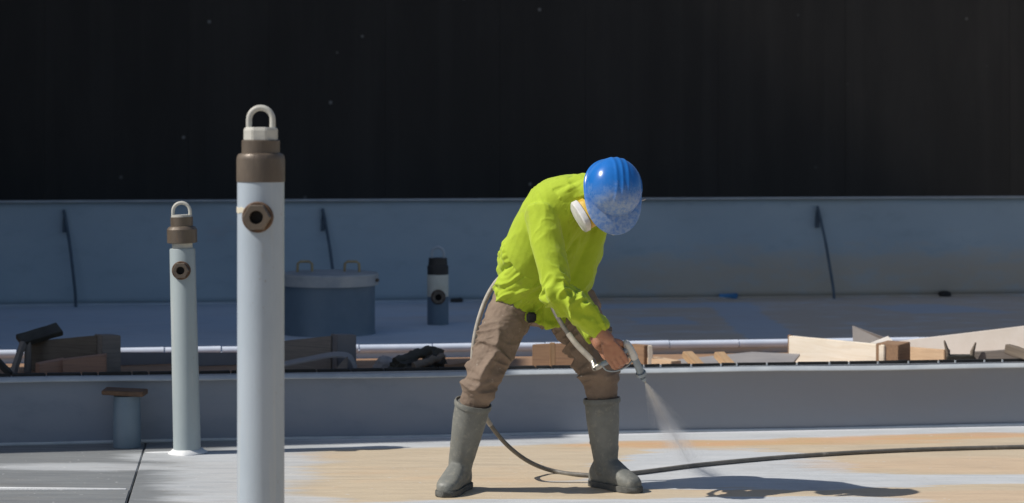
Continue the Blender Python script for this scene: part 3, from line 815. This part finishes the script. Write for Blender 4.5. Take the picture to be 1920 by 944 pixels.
b.tube([hl(-.022, .104, -.078), hl(.022, .104, -.078)], .009, 8)
def arm(sh, el, wr):
    b.tube([sh, sh.lerp(el, .5), el, el.lerp(wr, .35), wr], [.044, .042, .038, .037, .026], 14)
arm(shR, elR, wrR); arm(shL, elL, wrL)
def hand(P, mir, wr):
    # P(a, b, c): a forward, b towards the back of the hand, c up the handle
    b.loft([[P(*q) for q in ring] for ring in (
        [(-.105, .000, -.022), (-.105, .028, -.022), (-.105, .030, .024), (-.105, .002, .026)],
        [(-.085, .002, -.030), (-.085, .033, -.028), (-.085, .034, .032), (-.085, .002, .034)],
        [(-.055, .004, -.040), (-.055, .036, -.038), (-.055, .038, .038), (-.055, .006, .040)],
        [(-.025, .012, -.042), (-.025, .037, -.040), (-.025, .040, .039), (-.025, .012, .040)],
        [(-.010, .018, -.040), (-.010, .034, -.038), (-.010, .036, .036), (-.010, .018, .037)])])
    for c, ln, r_ in ((.031, 1.0, .0098), (.0105, 1.07, .0100), (-.0105, 1.0, .0096), (-.031, .82, .0084)):
        b.tube([P(-.030, .028, c), P(-.010, .033, c), P(.020*ln, .031, c), P(.037*ln, .012, c), P(.036*ln, -.008, c*.96), P(.022*ln, -.021, c*.94)],
               [r_*1.08, r_*1.12, r_, r_*.98, r_*.9, r_*.8], 10)
    b.tube([P(-.078, .006, .022), P(-.055, .0, .042), P(-.030, -.010, .052), P(.000, -.018, .052), P(.018, -.020, .050)], [.016, .0145, .0120, .0105, .0085], 10)
hand(gl, 1, wrR)
# left hand cups the front of the gun from behind
f1 = (G2-wrL).normalized(); q3 = e3; q2 = (-e2-f1*(-e2).dot(f1)).normalized(); q3 = f1.cross(q2).normalized()
G2 = wrL+f1*.103
hand(lambda a, bb, c: G2+f1*a+q2*bb+q3*c, -1, wrL)
def leg(h, k, a): b.tube([h, h.lerp(k, .5), k, k.lerp(a, .3), a], [.08, .066, .046, .042, .036], 16)
leg(hipR, kneeR, ankR); leg(hipL, kneeL, ankL)
for a_, d_ in ((ankR, V((-.25, -.97, 0))), (ankL, V((.62, -.78, 0)))):
    b.tube([a_+V((0, 0, -.02))-d_*.03, a_+V((0, 0, -.03))+d_*.07, a_+V((0, 0, -.05))+d_*.14], [.034, .033, .024], 12)
link('body', remesh(b, 'body', .0038, 3), M['skin'], person)
for s in (-1, 1):
    e = MB().lathe([(.002, -.012), (.009, -.008), (.012, 0), (.009, .008), (.002, .012)], 14, Matrix.Translation(hl(s*.030, .092, .018)))
    e.build('eye', M['resp_white'], person, 80)

# shirt
t_ = MB()
d_ = (neck-V((.012, .085, .83))).normalized()
r_ax = V((-.87, -.5, 0)); r_ax = (r_ax-d_*r_ax.dot(d_)).normalized(); f_ax = d_.cross(r_ax).normalized()
def tor(c, a_, b_, n=32, tilt=0.0):
    dd = f_ax*math.cos(tilt)+d_*math.sin(tilt)
    return [c+r_ax*a_*math.cos(2*math.pi*k/n)+dd*b_*math.sin(2*math.pi*k/n) for k in range(n)]
TOR = [(wp(1003, 584, .06), .150, .115), (wp(1001, 572, .07), .182, .142), (wp(1002, 548, .07), .196, .152), (wp(1012, 510, .04), .200, .154), (wp(1024, 470, .0), .198, .154), (wp(1036, 436, -.03), .190, .148),
       (wp(1048, 402, -.07), .178, .140), (wp(1058, 376, -.11), .156, .128), (wp(1068, 357, -.135), .124, .108), (wp(1080, 346, -.155), .092, .088), (wp(1094, 344, -.185), .072, .070)]
t_.loft([tor(*q) for q in TOR])
t_.tube([wp(1040, 402, -.11), shR+V((0.005, 0, 0)), shR.lerp(elR, .35), shR.lerp(elR, .75), elR, elR.lerp(wrR, .3), elR.lerp(wrR, .62), elR.lerp(wrR, .86)],
        [.088, .078, .071, .064, .060, .057, .050, .041], 22, False)
t_.tube([wp(1085, 410, -.05), shL, shL.lerp(elL, .5), elL, elL.lerp(wrL, .5), elL.lerp(wrL, .86)], [.085, .074, .066, .060, .054, .042], 20, False)
t_.tube([neck, neck.lerp(HC, .3), neck.lerp(HC, .58)], [.084, .078, .073], 22, False)
# chest cloth hanging between the arms
t_.tube([wp(1095, 400, -.03), wp(1092, 470, .02), wp(1074, 525, .05), wp(1055, 552, .05)], [.085, .094, .082, .06], 20)
sb = [(shR, elR, 0), (elR, wrR, (elR-shR).length), (shL, elL, 0), (elL, wrL, (elL-shL).length)]
def shirt_disp(P):
    S, TH, K = bone_coords(P, sb+[(V((.012, .085, .83)), neck, 0)])
    arm_ = K < 4
    fa = folds(P, S, TH, 14, .8, .07, 3.0)+.6*folds(P, S, TH, 26, 1.2, .05, 8.0)
    low = np.clip((S-.10)/.2, .25, 1.25)
    Q = P-np.array(V((.012, .085, .83)))
    u = Q@np.array(r_ax); v = Q@np.array(d_); ff = Q@np.array(f_ax)
    C = np.stack([u*9+v*4, ff*9-v*3, v*3.2], 1)
    rr_ = lambda q, sc: np.clip(1-np.abs(2*vnoise(q)-1)*sc, 0, 1)
    r1 = rr_(C+5, 1.9)**1.5; r2 = rr_(C*2.1+17, 2.3)**1.5
    r3 = rr_(C*np.array((4.2, 4.2, 2.6))+41, 2.6)
    ft = .014*r1-.007*r2+.004*r3
    hem = np.exp(-((v-.02)/.05)**2)*.006*np.sin(np.arctan2(ff, u)*7+3*vnoise(P*6))
    d = np.where(arm_, .017*fa*low-.004, -ft*1.5*np.clip((.56-v)/.42, .38, 1)+hem)
    return d+.004*(vnoise(P*14)-.5)
link('shirt', remesh(t_, 'shirt', .0050, 6, shirt_disp), M['shirt'], person)
# trousers
p_ = MB()
p_.tube([pelvis+V((.02, 0, .0)), pelvis+V((.02, 0, -.04)), pelvis+V((.015, -.005, -.09))], [(.12, .12), (.135, .13), (.12, .12)], 24)
p_.tube([hipR+V((.01, 0, .0)), hipR.lerp(kneeR, .3), hipR.lerp(kneeR, .65), kneeR, kneeR.lerp(topR, .6), kneeR.lerp(topR, 1.12)], [.104, .099, .088, .077, .071, .062], 24)
p_.tube([hipL+V((-.02, 0, .02)), hipL.lerp(kneeL, .3), hipL.lerp(kneeL, .65), kneeL, kneeL.lerp(topL, .6), kneeL.lerp(topL, 1.12)], [.112, .104, .092, .082, .076, .064], 24)
lb = [(hipR, kneeR, 0), (kneeR, topR, (kneeR-hipR).length), (hipL, kneeL, .03), (kneeL, topL, (kneeL-hipL).length+.03)]
def trouser_disp(P):
    S, TH, K = bone_coords(P, lb)
    f = folds(P, S, TH, 19, .55, .04, 1.3); f2 = folds(P, S, TH, 34, .9, .03, 9.1)
    k = np.clip((S-.02)/.18, .3, 1.2)*np.clip((.50-S)/.05, .12, 1)
    return .024*f*k+.013*f2*k-.006+.006*(vnoise(P*11)-.5)+.0025*(1-np.abs(2*vnoise(P*np.array((38, 38, 70)))-1))**2
link('trousers', remesh(p_, 'trousers', .0050, 5, trouser_disp), M['trousers'], person)
mb = MB().box(wp(996, 596, -.075), (.040, .03, .042), Matrix.Rotation(R(15), 3, 'Z'), .003); mb.build('belt_pouch', M['black_cloth'], person, bevel=.006)

# boots
def boot(top, ank, toe):
    toe = V(toe).normalized(); side = V((-toe.y, toe.x, 0)); a0 = V((ank.x, ank.y, 0))
    m = MB()
    shin = (top-ank).normalized()
    rim = top+shin*.0
    m.tube([rim, rim.lerp(ank, .3), rim.lerp(ank, .65), rim.lerp(ank, .9), ank+V((0, 0, -.03))], [(.075, .074), (.071, .070), (.061, .060), (.053, .055), (.047, .053)], 28, False)
    rings = []
    for s, w_, h in ((-.088, .018, .05), (-.080, .034, .075), (-.05, .043, .115), (0, .045, .135), (.05, .046, .120), (.10, .051, .092), (.14, .0525, .074), (.17, .049, .064), (.195, .036, .052), (.205, .018, .040)):
        ring = []
        for k in range(20):
            a = 2*math.pi*k/20; ca, sa = math.cos(a), math.sin(a)
            zz_ = h*.5+h*.5*math.copysign(abs(sa)**.75, sa); ring.append(a0+toe*s+side*w_*.92*math.copysign(abs(ca)**.8, ca)+V((0, 0, .008+zz_)))
        rings.append(ring)
    m.loft(rings)
    def bd(P):
        S, TH, K = bone_coords(P, [(rim, ank, 0)])
        f = folds(P, S, TH, 17, .9, .02, 5.5)
        return .007*f*np.clip((S-.12)/.12, 0, 1)*np.clip((P[:, 2]-.06)/.05, 0, 1)+.003*(vnoise(P*9)-.5)
    bo = link('boot', remesh(m, 'boot', .0052, 4, bd), M['boot'], person)
    # sole
    out = []
    for s, w_ in ((-.096, .0), (-.092, .024), (-.075, .040), (-.04, .046), (.0, .043), (.05, .046), (.10, .055), (.145, .057), (.18, .050), (.205, .034), (.217, .0)):
        out.append((s, w_))
    ol = [a0+toe*s+side*w_*.93 for s, w_ in out]+[a0+toe*s-side*w_*.93 for s, w_ in out[-2:0:-1]]
    MB().loft([[p+V((0, 0, z)) for p in ol] for z in (.001, .010, .026)]).build('sole', M['sole'], bo, 40, .002)
    # rolled rim
    ax = shin; u_ = ax.cross(V((0, 1, 0))).normalized(); v_ = ax.cross(u_); rg = []
    for k in range(33):
        a = 2*math.pi*k/32; rd = u_*math.cos(a)+v_*math.sin(a)
        rg.append([rim+rd*(.0765+.0045*math.cos(q))+ax*(-.004+.013*math.sin(q)) for q in (0, 1.05, 2.1, 3.14, 4.19, 5.24)])
    MB().loft(rg, False).build('rim', M['boot'], bo, 60)
boot(topR+V((0, 0, .0)), ankR, (-.30, -.95, 0))
boot(topL, ankL, (.62, -.78, 0))

# helmet
hm = bpy.data.objects.new('helmet', None)
def dome(th, ph):
    # th round (0 = right, 90 = front), ph from rim 0 to crown 90
    x = .119*math.cos(th)*math.cos(ph)**.80; y = .127*math.sin(th)*math.cos(ph)**.80; z = .118*math.sin(ph)**.92 if ph > 0 else 0
    rd = 0.0
    for c in (-.026, 0, .026): rd += .0026*math.exp(-((x-c)/.0068)**2)
    rd *= min(1, max(0, (ph-R(14))/R(16)))
    return V((x, y, z)), rd
vs_, fs = [], []; nth, nph = 160, 44
for j in range(nph+1):
    ph = R(90)*j/nph*.999
    for i in range(nth):
        th = 2*math.pi*i/nth; p, rd = dome(th, ph)
        nn = V((p.x/.119**2, p.y/.127**2, p.z/.118**2)).normalized(); vs_.append(p+nn*rd)
for j in range(nph):
    for i in range(nth):
        k = (i+1) % nth; fs.append((j*nth+i, j*nth+k, (j+1)*nth+k, (j+1)*nth+i))
fs.append(tuple(nph*nth+i for i in range(nth)))
me = MB().add(vs_, fs).mesh('helmet', 70)
he = link('helmet', me, M['helmet'], person)
sdm = he.modifiers.new('thickness', 'SOLIDIFY'); sdm.thickness = .003; sdm.offset = -1
HH = Matrix.Translation(hl(.004, .0, .028)) @ HM.to_4x4() @ Matrix.Rotation(R(-6), 4, 'X')
he.matrix_local = HH
# rim flange and visor as one swept brim
rings = []
for i in range(nth+1):
    th = 2*math.pi*i/nth; c, s = math.cos(th), math.sin(th)
    f = max(0, s)**2.2; wid = .009+.064*f; drop = .003+.013*f
    o_ = V((c*.119, s*.127, 0)); n_ = V((c*.9, s, 0)).normalized()
    rings.append([o_+V((0, 0, .006)), o_+n_*wid*.6+V((0, 0, .004-drop*.5)), o_+n_*wid+V((0, 0, -drop)), o_+n_*wid+V((0, 0, -drop-.004)), o_+n_*wid*.5+V((0, 0, -drop*.4-.004)), o_-n_*.004+V((0, 0, -.004))])
br = MB().loft(rings, False).build('brim', M['helmet'], he, 60)
# chin strap tab poking out at the worker's left
MB().tube([hl(-.105, .015, -.005), hl(-.132, .02, -.012), hl(-.150, .012, -.012)], [(.006, .009), (.006, .010), (.004, .006)], 8).build('strap_tab', M['strap'], he, 50).matrix_parent_inverse = HH.inverted()
# harness band
rg = []
for k in range(41):
    a = 2*math.pi*k/40; rg.append([V((.086*q*math.cos(a), -.004+.110*q*math.sin(a), z)) for q, z in ((1, .0), (1.02, -.028), (.98, -.028), (.96, 0))])
MB().loft(rg, False).build('head_band', M['black_cloth'], he, 60)

# respirator
rs = MB()
rings = []
for ff, a_, t0, t1 in ((.060, .060, -.118, -.005), (.092, .056, -.118, -.005), (.118, .044, -.108, -.015), (.138, .026, -.092, -.035)):
    rings.append([hl(a_*math.cos(2*math.pi*k/20), ff, (t0+t1)/2+(t1-t0)/2*math.sin(2*math.pi*k/20)) for k in range(20)])
rm = rs.loft(rings).build('respirator', M['resp_mask'], person, 60)
for s in (-1, 1):
    ax = (hr*s*.86+hf*.42-ht*.28).normalized(); u_ = hf-ax*hf.dot(ax); u_.normalize(); v_ = ax.cross(u_)
    c0 = hl(.088, .076, -.058) if s > 0 else hl(-.028, .066, -.080)
    def disc(r0_, r1_, z0, z1, name, mat, par):
        rg = []
        for rr, z in ((r0_, z0), (r1_, z0+.004), (r1_, z1-.005), (r0_, z1)):
            ring = []
            for k in range(32):
                a = 2*math.pi*k/32; ca, sa = math.cos(a), math.sin(a); q = (abs(ca)**3+abs(sa)**3)**(-1/3)
                ring.append(c0+ax*z+u_*rr*1.22*q*ca+v_*rr*.92*q*sa)
            rg.append(ring)
        return MB().loft(rg).build(name, mat, par, 40)
    cb = disc(.047, .051, -.006, .024, 'cartridge_base', M['resp_yellow'], rm)
    disc(.050, .055, .0225, .052, 'cartridge', M['resp_white'], rm)
    MB().tube([hl(s*.05, .08, -.05), hl(s*.073, .02, -.055), hl(s*.070, -.05, -.045), hl(s*.02, -.098, -.035)], (.004), 8).build('strap', M['strap'], rm, 60)
MB().tube([hl(.072, .06, -.02), hl(.082, .02, -.03), hl(.080, -.02, -.04), hl(.06, -.07, -.05)], [(.010, .004)]*4, 8).build('cheek_band', M['pink'], rm, 60)

# ------------------------------------------------------------------ spray gun
gn = empty('spray_gun', (PX, PY, 0)); tag(gn, 'grey metal spray gun held low in the hand', 'spray gun')
rk = (e3*.97+e1*.18).normalized()
MB().tube([gl(-.006, 0, .056), gl(0, 0, .02), gl(-.002, 0, -.03), gl(-.006, 0, -.068)], [(.013, .017), (.013, .016), (.012, .015), (.011, .013)], 14).build('handle', M['gun'], gn, 60)
bdm = MB().tube([gl(-.030, 0, .066), gl(.0, 0, .066), gl(.045, 0, .064), gl(.060, 0, .063)], [(.016, .015), (.019, .017), (.018, .016), (.013, .013)], 16).build('gun_body', M['gun_white'], gn, 60)
brl = MB().tube([gl(.055, 0, .062), gl(.095, 0, .058), gl(.135, 0, .052), gl(.150, 0, .050)], [.0150, .0155, .0165, .012], 16, False).build('barrel', M['gun'], gn, 60)
MB().tube([gl(.128, 0, .053), gl(.142, 0, .051)], .0225, 10, False).build('swivel_nut', M['gun'], brl, 30)
MB().box(gl(.160, 0, .049), (.020, .034, .020), Matrix((e1, e2, e3)).transposed()).build('tip_guard', M['gun'], brl, bevel=.004)
MB().lathe([(.006, 0), (.005, .012), (.002, .02)], 12, Matrix.Translation(gl(.166, 0, .0485)) @ e1.to_track_quat('Z', 'Y').to_matrix().to_4x4()).build('nozzle', M['fitting'], brl, 40)
MB().tube([gl(.030, 0, .052), gl(.034, 0, .03), gl(.026, 0, .0), gl(.030, 0, -.022)], .0055, 8).build('trigger', M['fitting'], gn, 60)
MB().tube(catmull([gl(.055, 0, .052), gl(.066, 0, .02), gl(.058, 0, -.03), gl(.03, 0, -.062), gl(-.004, 0, -.066)], 6), .0042, 8).build('trigger_guard', M['gun'], gn, 60)
HE = gl(-.008, 0, -.098)
MB().tube([gl(-.006, 0, -.066), gl(-.007, 0, -.082), HE], [.0115, .014, .0115], 12, False).build('hose_swivel', M['fitting'], gn, 40)

# hose (one run: from the gun, round the waist under the shirt, to the deck and off to the right)
h0 = HE
def lg(px, py): p = gp(px, py, .011); return V((p.x-PX, p.y-PY, p.z))
path = [h0, wp(1112, 678, -.24), wp(1080, 645, -.215), wp(1052, 606, -.185), wp(1034, 570, -.14), wp(1027, 535, -.06), V((.02, .05, .92)), V((-.08, .16, .93)), wp(935, 524, .14), wp(912, 560, .13), wp(895, 610, .12), wp(887, 660, .12), wp(888, 710, .14), wp(899, 755, .17),
        wp(917, 793, .22), wp(950, 834, .32), wp(992, 866, .40), lg(1040, 884), lg(1100, 891), lg(1180, 888), lg(1320, 871), lg(1500, 855), lg(1700, 844), lg(1920, 838), lg(2100, 836)]
hs = MB().tube(catmull(path, 10), .0098, 12).build('hose', M['hose'], None, 60); hs.location = (PX, PY, 0)
tag(hs, 'long grey spray hose looping from the gun past the legs across the deck', 'hose')
c_ = catmull(path[:4], 10)
MB().tube([h0+(path[1]-h0).normalized()*q for q in (-.004, .02, .045)], [.0135, .0135, .0115], 12, False).build('hose_ferrule', M['fitting'], hs, 40)
psl = simple('pale_hose_sleeve', (.44, .41, .36), (.34, .31, .27), .6, 30, .2)
MB().tube(c_[8:26], .0122, 12, False).build('hose_sleeve', psl, hs, 60)
MB().tube(catmull(path, 10)[72:142], .0108, 12, False).build('hose_sleeve', psl, hs, 60)

# ------------------------------------------------------------------ spray: a widening fan of mist and fine drops
NZ = gl(.188, 0, .0478)+V((PX, PY, 0))
END = V((.815, 10.80, 0.0))
ds = (END-NZ); LS = ds.length; ds.normalize()
sx = ds.cross(V((0, 0, 1))).normalized(); sy = sx.cross(ds)
mv = NT('spray_mist'); mv.t.nodes.remove(mv.b)
pv = mv.n('ShaderNodeVolumePrincipled'); mv.t.links.new(pv.outputs[0], mv.t.nodes['Material Output'].inputs['Volume'])
pv.inputs['Color'].default_value = (.95, .95, .97, 1); pv.inputs['Anisotropy'].default_value = .2
xc, yc, zc = mv.sep()
fr = mv.math('DIVIDE', zc, LS)
rx_ = mv.math('DIVIDE', xc, mv.math('ADD', .003, mv.math('MULTIPLY', fr, .105))); ry_ = mv.math('DIVIDE', yc, mv.math('ADD', .003, mv.math('MULTIPLY', fr, .05)))
rad_ = mv.math('SQRT', mv.math('ADD', mv.math('MULTIPLY', rx_, rx_), mv.math('MULTIPLY', ry_, ry_)))
den = mv.math('MULTIPLY', mv.math('MULTIPLY', mv.step(zc, 0, LS, 8.0, 1.0), mv.step(rad_, .55, 1.0, 1, 0)), mv.step(mv.noise(9, 4, .6, mv.vec((1.6, 1.6, .35))), .3, .7, .55, 1.3))
mv.put(pv.inputs['Density'], den)
SM = Matrix.Translation(NZ) @ Matrix((sx, sy, ds)).transposed().to_4x4()
prof = []
n = 28; rg = []
for f in np.linspace(0, .985, 14):
    a_ = .003+.105*f**.92; b_ = .003+.05*f
    rg.append([V((a_*math.cos(2*math.pi*k/n), b_*math.sin(2*math.pi*k/n), f*LS)) for k in range(n)])
ms = MB().loft(rg).build('spray_mist', mv.m, None, 60); ms.matrix_world = SM
tag(ms, 'pale fan of spray mist leaving the gun nozzle towards the deck', 'spray', kind='stuff')
mw = simple('spray_drop', (.80, .80, .80), (.75, .75, .77), .4, 10, 0)
vs_, fs = [], []
rnd = random.Random(3)
for i in range(30000):
    f = rnd.random()**1.15; a_ = .003+.118*f**.92; b_ = .003+.055*f
    an = rnd.uniform(0, 2*math.pi); q = min(abs(rnd.gauss(0, .62)), 1.25)
    p = V((a_*q*math.cos(an), b_*q*math.sin(an), f*LS*.985)); r_ = rnd.uniform(.00035, .0008); l_ = r_*rnd.uniform(1.5, 4)
    n = len(vs_); vs_ += [p+V((r_, 0, 0)), p+V((-r_*.5, r_*.87, 0)), p+V((-r_*.5, -r_*.87, 0)), p+V((0, 0, l_)), p+V((0, 0, -l_))]
    fs += [(n, n+1, n+3), (n+1, n+2, n+3), (n+2, n, n+3), (n+1, n, n+4), (n+2, n+1, n+4), (n, n+2, n+4)]
dp = MB(); dp.v = [tuple(p) for p in vs_]; dp.f = fs
me = bpy.data.meshes.new('spray_drops'); me.from_pydata(dp.v, [], fs); me.update()
do = link('spray_drops', me, mw, ms); do['kind'] = 'stuff'
